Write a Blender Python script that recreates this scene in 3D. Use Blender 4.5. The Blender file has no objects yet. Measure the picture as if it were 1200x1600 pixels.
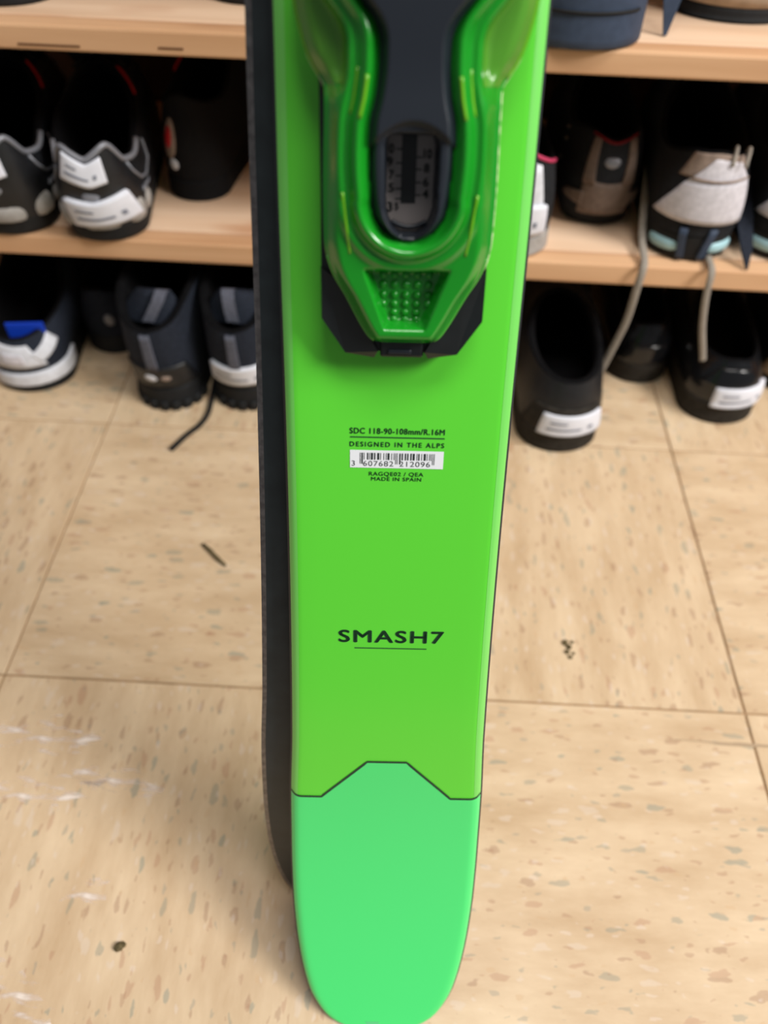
import bpy, bmesh, math, random
import numpy as np
from mathutils import Matrix, Vector

random.seed(7)
scene = bpy.context.scene
COL = scene.collection

# ---------------------------------------------------------------- camera
cam_data = bpy.data.cameras.new('camera')
cam = bpy.data.objects.new('camera', cam_data)
COL.objects.link(cam)
scene.camera = cam
cam_data.sensor_fit = 'VERTICAL'
cam_data.sensor_height = 32.0
cam_data.sensor_width = 24.0
cam_data.lens = 1195.0 / 1600.0 * 32.0
cam_data.clip_start = 0.02
cam_data.clip_end = 50
CR = Vector((0.998689, 0.046623, 0.021132))
CD = Vector((0.049144, -0.757758, -0.650682))
CF = Vector((-0.014324, 0.650867, -0.759056))
mw = Matrix.Identity(4)
for i in range(3):
    mw[i][0] = CR[i]; mw[i][1] = -CD[i]; mw[i][2] = -CF[i]
mw[2][3] = 0.574577
cam.matrix_world = mw
cam_data.dof.use_dof = True
cam_data.dof.focus_distance = 0.365
cam_data.dof.aperture_fstop = 5.0

# ---------------------------------------------------------------- world, ceiling lamps, exposure
world = bpy.data.worlds.new('room_light'); scene.world = world
world.use_nodes = True
bg = world.node_tree.nodes['Background']
bg.inputs[0].default_value = (0.93, 0.96, 1.0, 1)
bg.inputs[1].default_value = 0.15

def lamp(name, loc, target, sx, sy, watts, col=(1, 0.97, 0.93)):
    d = bpy.data.lights.new(name, 'AREA'); d.shape = 'RECTANGLE'
    d.size = sx; d.size_y = sy; d.energy = watts; d.color = col
    o = bpy.data.objects.new(name, d); COL.objects.link(o)
    o.location = loc
    o.rotation_euler = (Vector(target) - Vector(loc)).to_track_quat('-Z', 'Y').to_euler()
    return o
lamp('ceiling_lamp', (0.45, -0.15, 2.6), (0.45, -0.15, 0), 1.2, 0.6, 36)
lamp('ceiling_lamp', (2.6, -0.7, 2.6), (0.2, 0.2, 0.2), 1.3, 0.8, 142)

vs = scene.view_settings
vs.view_transform = 'Standard'; vs.look = 'None'; vs.gamma = 1.0
vs.use_curve_mapping = False
vs.exposure = -0.12

# ---------------------------------------------------------------- helpers
def lin(c):
    out = []
    for v in c:
        v /= 255.0
        out.append(v / 12.92 if v <= 0.04045 else ((v + 0.055) / 1.055) ** 2.4)
    return tuple(out) + (1.0,)

def mat(name, rgb, rough=0.6, spec=0.4, var=0.0, scale=60.0, bump=0.0, coat=0.0, metal=0.0, sub=0.0, trans=0.0, rgb2=None):
    m = bpy.data.materials.new(name); m.use_nodes = True
    nt = m.node_tree; b = nt.nodes['Principled BSDF']
    c = lin(rgb)
    b.inputs['Base Color'].default_value = c
    b.inputs['Roughness'].default_value = rough
    b.inputs['Specular IOR Level'].default_value = spec
    b.inputs['Coat Weight'].default_value = coat
    b.inputs['Coat Roughness'].default_value = 0.15
    b.inputs['Metallic'].default_value = metal
    b.inputs['Transmission Weight'].default_value = trans
    if sub:
        b.inputs['Subsurface Weight'].default_value = sub
        b.inputs['Subsurface Radius'].default_value = (0.3, 1.0, 0.25)
        b.inputs['Subsurface Scale'].default_value = 0.004
    if var or bump or rgb2:
        tc = nt.nodes.new('ShaderNodeTexCoord')
        nz = nt.nodes.new('ShaderNodeTexNoise')
        nz.inputs['Scale'].default_value = scale
        nz.inputs['Detail'].default_value = 4
        nt.links.new(tc.outputs['Object'], nz.inputs['Vector'])
        if var or rgb2:
            cr = nt.nodes.new('ShaderNodeValToRGB')
            cr.color_ramp.elements[0].position = 0.35
            cr.color_ramp.elements[1].position = 0.65
            if rgb2:
                cr.color_ramp.elements[0].color = c
                cr.color_ramp.elements[1].color = lin(rgb2)
            else:
                cr.color_ramp.elements[0].color = tuple(v * (1 - var) for v in c[:3]) + (1,)
                cr.color_ramp.elements[1].color = tuple(min(1, v * (1 + var)) for v in c[:3]) + (1,)
            nt.links.new(nz.outputs['Fac'], cr.inputs['Fac'])
            nt.links.new(cr.outputs['Color'], b.inputs['Base Color'])
        if bump:
            bp = nt.nodes.new('ShaderNodeBump')
            bp.inputs['Strength'].default_value = bump
            bp.inputs['Distance'].default_value = 0.001
            nt.links.new(nz.outputs['Fac'], bp.inputs['Height'])
            nt.links.new(bp.outputs['Normal'], b.inputs['Normal'])
    return m

def link(name, me, material, parent=None, smooth=True):
    o = bpy.data.objects.new(name, me)
    COL.objects.link(o)
    if material is not None and not me.materials:
        me.materials.append(material)
    if parent is not None:
        o.parent = parent
    if smooth and me.polygons:
        me.polygons.foreach_set('use_smooth', [True] * len(me.polygons))
    return o

def pydata(name, verts, faces):
    me = bpy.data.meshes.new(name)
    me.from_pydata([tuple(map(float, v)) for v in verts], [], faces)
    bm = bmesh.new(); bm.from_mesh(me)
    bmesh.ops.remove_doubles(bm, verts=bm.verts, dist=1e-6)
    bmesh.ops.recalc_face_normals(bm, faces=bm.faces)
    bm.to_mesh(me); bm.free()
    return me

def grid_faces(nr, nc, wrap=False, base=0):
    f = []
    for r in range(nr - 1):
        for c in range(nc if wrap else nc - 1):
            c2 = (c + 1) % nc
            f.append((base + r * nc + c, base + r * nc + c2, base + (r + 1) * nc + c2, base + (r + 1) * nc + c))
    return f

def grid_mesh(name, P, wrap=False):
    P = np.asarray(P); nr, nc = P.shape[:2]
    return pydata(name, P.reshape(-1, 3), grid_faces(nr, nc, wrap))

def tube_mesh(name, pts, r=0.002, seg=8, flat=1.0, closed=False):
    pts = [Vector(p) for p in pts]
    n = len(pts); verts = []; prev = None
    for i, p in enumerate(pts):
        a = pts[(i - 1) % n] if (closed or i > 0) else pts[i]
        b = pts[(i + 1) % n] if (closed or i < n - 1) else pts[i]
        t = (b - a).normalized()
        if prev is None:
            ref = Vector((0, 0, 1)) if abs(t.z) < 0.9 else Vector((1, 0, 0))
            nrm = (ref - t * ref.dot(t)).normalized()
        else:
            nrm = (prev - t * prev.dot(t)).normalized()
        prev = nrm
        bn = t.cross(nrm)
        rr = r[i] if isinstance(r, (list, tuple)) else r
        for k in range(seg):
            ang = 2 * math.pi * k / seg
            verts.append(p + nrm * math.cos(ang) * rr * flat + bn * math.sin(ang) * rr)
    faces = []
    rows = n if closed else n - 1
    for i in range(rows):
        for k in range(seg):
            k2 = (k + 1) % seg; j = (i + 1) % n
            faces.append((i * seg + k, i * seg + k2, j * seg + k2, j * seg + k))
    if not closed:
        faces.append(tuple(range(seg))[::-1])
        faces.append(tuple((n - 1) * seg + k for k in range(seg)))
    return pydata(name, verts, faces)

def box_mesh(name, sx, sy, sz, bevel=0.0, center=(0, 0, 0), segs=2):
    bm = bmesh.new()
    bmesh.ops.create_cube(bm, size=1)
    for v in bm.verts:
        v.co = Vector((v.co.x * sx + center[0], v.co.y * sy + center[1], v.co.z * sz + center[2]))
    if bevel:
        bmesh.ops.bevel(bm, geom=bm.edges[:], offset=bevel, segments=segs, profile=0.5, affect='EDGES')
    me = bpy.data.meshes.new(name); bm.to_mesh(me); bm.free()
    return me

def prism_mesh(name, poly, z0, z1, bevel=0.0):
    """poly: list of (x, y); top may be bevelled"""
    bm = bmesh.new()
    lo = [bm.verts.new((x, y, z0)) for x, y in poly]
    hi = [bm.verts.new((x, y, z1)) for x, y in poly]
    top = bm.faces.new(hi); bm.faces.new(lo[::-1])
    n = len(poly)
    for i in range(n):
        bm.faces.new((lo[i], lo[(i + 1) % n], hi[(i + 1) % n], hi[i]))
    if bevel:
        bmesh.ops.bevel(bm, geom=list(top.edges), offset=bevel, segments=2, profile=0.6, affect='EDGES')
    bmesh.ops.recalc_face_normals(bm, faces=bm.faces)
    me = bpy.data.meshes.new(name); bm.to_mesh(me); bm.free()
    return me

def pchip(xs, ys):
    xs = np.array(xs, float); ys = np.array(ys, float)
    h = np.diff(xs); d = np.diff(ys) / h
    m = np.zeros_like(ys)
    m[0] = d[0]; m[-1] = d[-1]
    for i in range(1, len(xs) - 1):
        if d[i - 1] * d[i] > 0:
            w1 = 2 * h[i] + h[i - 1]; w2 = h[i] + 2 * h[i - 1]
            m[i] = (w1 + w2) / (w1 / d[i - 1] + w2 / d[i])
    def f(x):
        x = min(max(x, xs[0]), xs[-1])
        i = min(max(int(np.searchsorted(xs, x)) - 1, 0), len(h) - 1)
        t = (x - xs[i]) / h[i]
        return ((2 * t**3 - 3 * t**2 + 1) * ys[i] + (t**3 - 2 * t**2 + t) * h[i] * m[i]
                + (-2 * t**3 + 3 * t**2) * ys[i + 1] + (t**3 - t**2) * h[i] * m[i + 1])
    return f

def ss(x):
    x = min(max(x, 0.0), 1.0)
    return x * x * (3 - 2 * x)

def empty(name, label, cat, group=None):
    o = bpy.data.objects.new(name, None); COL.objects.link(o)
    o.empty_display_size = 0.05
    o['label'] = label; o['category'] = cat
    if group: o['group'] = group
    return o

def tag(o, label, cat, group=None):
    o['label'] = label; o['category'] = cat
    if group: o['group'] = group
    return o

def text_points(body, offset=0.0, spacing=1.0):
    cu = bpy.data.curves.new('lettering', 'FONT')
    cu.body = body; cu.size = 1.0; cu.align_x = 'LEFT'
    cu.offset = offset; cu.space_character = spacing
    cu.resolution_u = 4
    o = bpy.data.objects.new('lettering', cu); COL.objects.link(o)
    dg = bpy.context.evaluated_depsgraph_get()
    me = bpy.data.meshes.new_from_object(o.evaluated_get(dg))
    bpy.data.objects.remove(o); bpy.data.curves.remove(cu)
    return me

_h = text_points('H')
CAP = max(v.co.y for v in _h.vertices)
bpy.data.meshes.remove(_h)

def text_mesh(body, x0, x1, y0, y1, z, bold=0.0, spacing=1.0):
    """flat lettering that fills the rectangle x0..x1, y0..y1"""
    me = text_points(body, 0.0, spacing)
    n = len(me.vertices)
    co = np.zeros(n * 3); me.vertices.foreach_get('co', co); co = co.reshape(-1, 3)
    a, b = co.min(0), co.max(0)
    a[1], b[1] = 0.0, CAP
    co[:, 0] = x0 + (co[:, 0] - a[0]) / (b[0] - a[0]) * (x1 - x0)
    co[:, 1] = y0 + (co[:, 1] - a[1]) / (b[1] - a[1]) * (y1 - y0)
    co[:, 2] = z
    faces = [tuple(p.vertices) for p in me.polygons]
    bpy.data.meshes.remove(me)
    V, F = [], []
    h = y1 - y0
    for dx, dy in (((0, 0),) if not bold else ((-bold * h, 0), (bold * h, 0), (0, 0), (0, bold * h * 0.7), (0, -bold * h * 0.7))):
        F += [tuple(i + len(V) for i in f) for f in faces]
        V += [(c[0] + dx, c[1] + dy, c[2]) for c in co]
    me = bpy.data.meshes.new('lettering')
    me.from_pydata(V, [], F)
    return me

# ---------------------------------------------------------------- floor of vinyl tiles
TILE = 0.3048
GX, GY = -0.01134, 0.29544

def floor_material():
    m = bpy.data.materials.new('vinyl_tile'); m.use_nodes = True
    nt = m.node_tree; N = nt.nodes.new; Lk = nt.links.new
    b = nt.nodes['Principled BSDF']
    tc = N('ShaderNodeTexCoord'); oi = N('ShaderNodeObjectInfo')
    mul = N('ShaderNodeVectorMath'); mul.operation = 'MULTIPLY_ADD'
    comb = N('ShaderNodeCombineXYZ')
    sc = N('ShaderNodeMath'); sc.operation = 'MULTIPLY'; sc.inputs[1].default_value = 37.0
    Lk(oi.outputs['Random'], sc.inputs[0])
    Lk(sc.outputs[0], comb.inputs[0]); Lk(sc.outputs[0], comb.inputs[1])
    mul.inputs[1].default_value = (1, 1, 1)
    Lk(tc.outputs['Object'], mul.inputs[0]); Lk(comb.outputs[0], mul.inputs[2])
    # stretched mottling
    mp = N('ShaderNodeMapping'); mp.inputs['Scale'].default_value = (9, 30, 1)
    Lk(mul.outputs[0], mp.inputs['Vector'])
    n1 = N('ShaderNodeTexNoise'); n1.inputs['Scale'].default_value = 1.0; n1.inputs['Detail'].default_value = 6
    n1.inputs['Roughness'].default_value = 0.65
    Lk(mp.outputs[0], n1.inputs['Vector'])
    r1 = N('ShaderNodeValToRGB')
    e = r1.color_ramp.elements
    e[0].position = 0.30; e[0].color = lin((198, 169, 134))
    e[1].position = 0.70; e[1].color = lin((227, 203, 170))
    Lk(n1.outputs['Fac'], r1.inputs['Fac'])
    col = r1.outputs['Color']
    # chips pressed into the vinyl, long along the tile's grain
    for k, (s, th, ramp) in enumerate([
            ((40, 110, 1), 0.27, [(0.0, (150, 108, 86)), (0.30, (120, 134, 126)), (0.5, (222, 206, 190)), (0.72, (176, 128, 102)), (0.88, (92, 128, 128))]),
            ((60, 150, 1), 0.22, [(0.0, (226, 210, 196)), (0.35, (166, 124, 98)), (0.6, (140, 142, 132)), (0.8, (205, 170, 130))])]):
        mp2 = N('ShaderNodeMapping'); mp2.inputs['Scale'].default_value = s
        mp2.inputs['Location'].default_value = (3.1 * k, 1.7 * k, 0)
        Lk(mul.outputs[0], mp2.inputs['Vector'])
        wob = N('ShaderNodeTexNoise'); wob.inputs['Scale'].default_value = 1.6; wob.inputs['Detail'].default_value = 3
        Lk(mp2.outputs[0], wob.inputs['Vector'])
        add = N('ShaderNodeVectorMath'); add.operation = 'MULTIPLY_ADD'
        add.inputs[1].default_value = (0.9, 0.9, 0.0)
        Lk(wob.outputs['Color'], add.inputs[0]); Lk(mp2.outputs[0], add.inputs[2])
        vo = N('ShaderNodeTexVoronoi'); vo.voronoi_dimensions = '2D'; vo.inputs['Scale'].default_value = 1.0
        Lk(add.outputs[0], vo.inputs['Vector'])
        sep = N('ShaderNodeSeparateColor'); Lk(vo.outputs['Color'], sep.inputs[0])
        gate = N('ShaderNodeMath'); gate.operation = 'MULTIPLY'; gate.inputs[1].default_value = th * 1.15
        Lk(sep.outputs[0], gate.inputs[0])
        lt = N('ShaderNodeMapRange'); lt.inputs['From Min'].default_value = 0.0; lt.inputs['From Max'].default_value = -0.05
        sub = N('ShaderNodeMath'); sub.operation = 'SUBTRACT'
        Lk(vo.outputs['Distance'], sub.inputs[0]); Lk(gate.outputs[0], sub.inputs[1])
        Lk(sub.outputs[0], lt.inputs['Value'])
        rr = N('ShaderNodeValToRGB'); rr.color_ramp.interpolation = 'CONSTANT'
        for j, (p, c) in enumerate(ramp):
            el = rr.color_ramp.elements[j] if j < 2 else rr.color_ramp.elements.new(p)
            el.position = p; el.color = lin(c)
        Lk(sep.outputs[1], rr.inputs['Fac'])
        fac = N('ShaderNodeMath'); fac.operation = 'MULTIPLY'; fac.inputs[1].default_value = 0.38
        Lk(lt.outputs[0], fac.inputs[0])
        mx = N('ShaderNodeMix'); mx.data_type = 'RGBA'
        Lk(fac.outputs[0], mx.inputs['Factor']); Lk(col, mx.inputs['A']); Lk(rr.outputs['Color'], mx.inputs['B'])
        col = mx.outputs['Result']
    Lk(col, b.inputs['Base Color'])
    n3 = N('ShaderNodeTexNoise'); n3.inputs['Scale'].default_value = 25; n3.inputs['Detail'].default_value = 5
    Lk(mul.outputs[0], n3.inputs['Vector'])
    mr = N('ShaderNodeMapRange'); mr.inputs['To Min'].default_value = 0.30; mr.inputs['To Max'].default_value = 0.55
    Lk(n3.outputs['Fac'], mr.inputs['Value']); Lk(mr.outputs[0], b.inputs['Roughness'])
    b.inputs['Specular IOR Level'].default_value = 0.35
    return m

M_TILE = floor_material()
M_GROUT = mat('tile_joint', (166, 137, 106), 0.9, 0.1, var=0.2)
fl = link('floor', box_mesh('floor', 6 * TILE, 6 * TILE, 0.02, center=(GX, GY + TILE, -0.0116)), M_GROUT, smooth=False)
fl['kind'] = 'structure'; fl['label'] = 'speckled tan vinyl tile floor under the skis and shoe rack'
tile_me = box_mesh('tile', TILE - 0.0016, TILE - 0.0016, 0.003, bevel=0.0006, center=(0, 0, -0.0015), segs=1)
tile_me.materials.append(M_TILE)
for i in range(-3, 3):
    for j in range(-2, 4):
        o = bpy.data.objects.new('tile', tile_me); COL.objects.link(o)
        o.parent = fl
        o.location = (GX + (i + 0.5) * TILE, GY + (j + 0.5) * TILE, 0)
        vertical = (i == -1 and j == -1) or ((i + j) % 2 == 0 and not (i == 0 and j == -1))
        o.rotation_euler = (0, 0, (math.pi / 2 if vertical else 0) + (math.pi if random.random() < 0.5 else 0))

# scuffs and scraps lying on the tiles
def scuff_material(name, rgb, lo, hi, scale, stretch):
    m = mat(name, rgb, 0.7, 0.2)
    nt = m.node_tree; b = nt.nodes['Principled BSDF']
    tc = nt.nodes.new('ShaderNodeTexCoord')
    mp = nt.nodes.new('ShaderNodeMapping'); mp.inputs['Scale'].default_value = stretch
    nz = nt.nodes.new('ShaderNodeTexNoise'); nz.inputs['Scale'].default_value = scale; nz.inputs['Detail'].default_value = 6
    mr = nt.nodes.new('ShaderNodeMapRange')
    mr.inputs['From Min'].default_value = lo; mr.inputs['From Max'].default_value = hi
    nt.links.new(tc.outputs['Object'], mp.inputs[0]); nt.links.new(mp.outputs[0], nz.inputs['Vector'])
    gr = nt.nodes.new('ShaderNodeTexGradient'); gr.gradient_type = 'SPHERICAL'
    mp2 = nt.nodes.new('ShaderNodeMapping'); mp2.inputs['Scale'].default_value = (1, 1, 1)
    nt.links.new(tc.outputs['UV'], gr.inputs[0])
    nt.links.new(nz.outputs['Fac'], mr.inputs['Value'])
    nt.links.new(mr.outputs[0], b.inputs['Alpha'])
    return m

def blob(name, cx, cy, rx, ry, rot, material, parent, z=0.00012, n=28, rough=0.35):
    c = (cx, cy)
    pts = []
    for k in range(n):
        a = 2 * math.pi * k / n
        q = 1 + rough * (random.random() - 0.5) * 2
        x, y = math.cos(a) * rx * q, math.sin(a) * ry * q
        pts.append((x * math.cos(rot) - y * math.sin(rot), x * math.sin(rot) + y * math.cos(rot), 0))
    o = link(name, pydata(name, [(0, 0, 0)] + pts, [(0, k + 1, (k + 1) % n + 1) for k in range(n)]), material, parent, smooth=False)
    o.location = (cx, cy, z)
    return o
M_SCUFF = scuff_material('white_scuff', (240, 226, 214), 0.50, 0.66, 1.0, (40, 160, 1))
blob('scuff_mark', -0.268, 0.245, 0.045, 0.015, 0.05, M_SCUFF, fl)
blob('scuff_mark', -0.268, 0.200, 0.060, 0.013, 0.10, M_SCUFF, fl)
blob('scuff_mark', -0.205, 0.215, 0.035, 0.009, -0.2, M_SCUFF, fl)
blob('scuff_mark', -0.20, 0.135, 0.020, 0.010, 0.5, M_SCUFF, fl)
blob('scuff_mark', -0.225, 0.075, 0.030, 0.010, -0.5, M_SCUFF, fl)
blob('scuff_mark', 0.30, 0.268, 0.06, 0.0012, -0.01, mat('grey_scuff', (176, 152, 124), 0.6, 0.3), fl, rough=0.5)

M_DIRT = mat('dark_dirt', (104, 92, 66), 0.9, 0.1, var=0.4, scale=400)
me = tube_mesh('debris', [(0, 0, 0.002), (0.008, -0.007, 0.0026), (0.017, -0.016, 0.002), (0.026, -0.0235, 0.002)], [0.0016, 0.0019, 0.0022, 0.0012], 7, 0.8)
o = link('debris', me, M_DIRT); o.location = (-0.18, 0.44, 0)
tag(o, 'thin dark sliver of debris lying on the floor tile left of the skis', 'debris')
def crumb(name, loc, sizes, label):
    bm = bmesh.new()
    for (dx, dy, r) in sizes:
        g = bmesh.ops.create_icosphere(bm, subdivisions=2, radius=r)
        for v in g['verts']:
            v.co *= 0.8 + 0.4 * random.random()
            v.co.z = max(v.co.z * 0.7, -r * 0.5) + r * 0.5
            v.co.x += dx; v.co.y += dy
    me = bpy.data.meshes.new(name); bm.to_mesh(me); bm.free()
    o = link(name, me, M_DIRT); o.location = loc
    tag(o, label, 'dirt')
crumb('dirt_crumb', (0.153, 0.347, 0), [(0, 0.006, 0.0026), (0.003, 0.002, 0.0024), (0.0005, -0.003, 0.0022), (0.003, -0.008, 0.002), (0.006, 0.007, 0.0016), (0.006, -0.004, 0.0014)],
      'small clump of dark crumbs on the floor tile right of the skis')
crumb('dirt_pebble', (-0.168, 0.103, 0), [(0, 0, 0.0032), (0.002, 0.001, 0.0024)], 'single dark pebble on the floor tile at lower left')

# ---------------------------------------------------------------- back wall
M_WALL = mat('painted_wall', (150, 142, 128), 0.8, 0.2, var=0.05, scale=8)
w = link('wall_back', box_mesh('wall_back', 3.2, 0.05, 2.6, center=(0, 1.06, 1.3)), M_WALL, smooth=False)
w['kind'] = 'structure'; w['label'] = 'plain wall behind the shoe rack'

# ---------------------------------------------------------------- wooden shoe rack
def wood_material(name, light, dark, knot, grain=(2.2, 26, 26), seed=0.0):
    m = bpy.data.materials.new(name); m.use_nodes = True
    nt = m.node_tree; N = nt.nodes.new; Lk = nt.links.new
    b = nt.nodes['Principled BSDF']
    tc = N('ShaderNodeTexCoord')
    mp = N('ShaderNodeMapping'); mp.inputs['Scale'].default_value = grain
    mp.inputs['Location'].default_value = (seed, seed * 2.3, seed)
    Lk(tc.outputs['Object'], mp.inputs[0])
    n1 = N('ShaderNodeTexNoise'); n1.inputs['Scale'].default_value = 1.0; n1.inputs['Detail'].default_value = 7
    n1.inputs['Distortion'].default_value = 0.6
    Lk(mp.outputs[0], n1.inputs['Vector'])
    r = N('ShaderNodeValToRGB'); e = r.color_ramp.elements
    e[0].position = 0.30; e[0].color = lin(dark)
    e[1].position = 0.62; e[1].color = lin(light)
    Lk(n1.outputs['Fac'], r.inputs['Fac'])
    mp2 = N('ShaderNodeMapping'); mp2.inputs['Scale'].default_value = (5, 16, 16); mp2.inputs['Location'].default_value = (seed * 3 + 2, 1, 4)
    Lk(tc.outputs['Object'], mp2.inputs[0])
    n2 = N('ShaderNodeTexNoise'); n2.inputs['Scale'].default_value = 1.0; n2.inputs['Detail'].default_value = 3
    Lk(mp2.outputs[0], n2.inputs['Vector'])
    mr = N('ShaderNodeMapRange'); mr.inputs['From Min'].default_value = 0.60; mr.inputs['From Max'].default_value = 0.74
    mr.inputs['To Max'].default_value = 0.75
    Lk(n2.outputs['Fac'], mr.inputs['Value'])
    mx = N('ShaderNodeMix'); mx.data_type = 'RGBA'
    Lk(mr.outputs[0], mx.inputs['Factor']); Lk(r.outputs['Color'], mx.inputs['A']); mx.inputs['B'].default_value = lin(knot)
    Lk(mx.outputs['Result'], b.inputs['Base Color'])
    b.inputs['Roughness'].default_value = 0.55
    b.inputs['Specular IOR Level'].default_value = 0.3
    return m
M_WOOD = wood_material('plywood', (238, 206, 176), (220, 182, 148), (196, 142, 104))
M_STRIP = wood_material('pine_strip', (222, 178, 138), (202, 154, 114), (170, 118, 82), grain=(3, 40, 40), seed=1.7)
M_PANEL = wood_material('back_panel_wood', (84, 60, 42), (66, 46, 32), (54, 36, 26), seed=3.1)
RACK_Y = 0.66
rack = empty('shoe_rack', 'open wooden shoe rack of pale plywood boards with dark gaps behind the skis', 'shelf')
rack.location = (0, RACK_Y, 0)
rack.rotation_euler = (0, 0, math.radians(-0.7))
for (z0, z1) in [(0.1605, 0.1825), (0.3445, 0.3640), (0.548, 0.568), (0.75, 0.77)]:
    bd = link('shelf_board', box_mesh('shelf_board', 1.56, 0.300, z1 - z0, bevel=0.0012, center=(0, 0.172, (z0 + z1) / 2)), M_WOOD, rack, smooth=False)
    link('edge_strip', box_mesh('edge_strip', 1.56, 0.0205, z1 - z0 - 0.0008, bevel=0.0022, center=(0, 0.0112, (z0 + z1) / 2 - 0.0004)), M_STRIP, bd, smooth=False)
for x in (-0.79, 0.79):
    link('side_panel', box_mesh('side_panel', 0.02, 0.32, 0.77, bevel=0.0015, center=(x, 0.16, 0.385)), M_WOOD, rack, smooth=False)
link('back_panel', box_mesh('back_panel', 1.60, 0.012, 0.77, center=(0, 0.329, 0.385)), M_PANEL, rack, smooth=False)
# dark gouges on the upper edge strip
M_GOUGE = mat('dark_gouge', (96, 62, 40), 0.9, 0.1)
for (x0, x1, z) in [(-0.318, -0.268, 0.3490), (-0.205, -0.185, 0.3505)]:
    link('gouge', box_mesh('gouge', x1 - x0, 0.0012, 0.0011, center=((x0 + x1) / 2, 0.0010, z)), M_GOUGE, rack, smooth=False)

# ---------------------------------------------------------------- skis
SO = Vector((0.005044, 0.104, 0.0))
SL = Vector((0.999419, 0.033926, 0.003245))
SA = Vector((-0.014865, 0.34827, 0.937276))
SN = Vector((0.030668, -0.93678, 0.348572))
def frame_matrix(o, x, y, z):
    m = Matrix.Identity(4)
    for i in range(3):
        m[i][0] = x[i]; m[i][1] = y[i]; m[i][2] = z[i]; m[i][3] = o[i]
    return m

S_END, S_TIP = -13.6, 1392.0
HW = pchip([-13.6, -13.3, -12.6, -11.2, -9, -5, 1.5, 12, 34, 56, 80, 105, 128, 153, 200, 337, 397, 470, 527, 620, 800, 1000, 1180, 1250, 1300, 1340, 1370, 1385, 1390, 1392],
           [3.0, 9.0, 15.5, 22.0, 28.3, 34.6, 39.8, 45.0, 50.3, 53.1, 54.6, 55.0, 54.8, 54.3, 52.0, 48.6, 47.8, 47.2, 46.3, 45.5, 47, 51.5, 58.0, 58.5, 55, 46, 33, 20, 11, 3])

def ski_surface(rocker):
    def n(s):   # height of the top face, mm
        v = rocker * (max(0.0, 170 - s) / 183.6) ** 2
        v += 70 * (max(0.0, s - 1080) / 312.0) ** 2.2
        return v
    def thick(s):
        return 5.5 + 5.0 * ss((s + 14) / 160) - 4.0 * ss((s - 1000) / 380)
    def ring(s):
        w = HW(s); t = thick(s); sh = min(6.0, w * 0.45); z = n(s)
        side = min(1.0, w * 0.1)
        top = []
        xs = [-(w - side), -(w - side - 0.12 * sh), -(w - side - 0.38 * sh), -(w - side - 0.7 * sh), -(w - side - sh)]
        zs = [-2.6, -1.7, -0.65, -0.12, 0.0]
        for x, q in zip(xs, zs): top.append((x, q))
        m = w - side - sh
        for k in range(1, 12): top.append((-m + 2 * m * k / 12, 0.0))
        for x, q in reversed(list(zip(xs, zs))): top.append((-x, q))
        return w, t, z, side, top
    return n, thick, ring

def mm(x, s, z): return (x / 1000.0, s / 1000.0, z / 1000.0)

S_SAMPLES = sorted(set([-13.6, -13.5, -13.3, -13, -12.6, -12, -11.2, -10, -9, -7, -5, -2, 1.5, 6, 12, 18, 25, 34] + list(range(42, 200, 8)) + list(range(200, 1080, 20)) + list(range(1080, 1380, 12)) + [1380, 1385, 1388, 1390, 1391.5, 1392]))

def topsheet_green():
    m = mat('ski_topsheet_green', (96, 220, 58), 0.30, 0.45, coat=0.25)
    return m
M_SKI = topsheet_green()
M_SHEENBAND = mat('pale_edge_sheen', (118, 216, 96), 0.35, 0.5, coat=0.3)  # paler green puts the cap edge's gloss reflection into the colour
M_MINT = mat('ski_tail_mint', (74, 230, 124), 0.30, 0.45, coat=0.25)
M_BLACKSIDE = mat('ski_sidewall_black', (34, 38, 42), 0.45, 0.5)
M_BASE = mat('ski_base_black', (34, 41, 44), 0.42, 0.45, var=0.18, scale=90, bump=0.08)
M_STEEL = mat('steel_edge', (120, 116, 116), 0.38, 0.5, metal=0.85, var=0.25, scale=300)
M_INK = mat('dark_ink', (34, 80, 50), 0.45, 0.4)
M_INKLINE = mat('dark_line_ink', (28, 60, 44), 0.45, 0.4)

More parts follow.
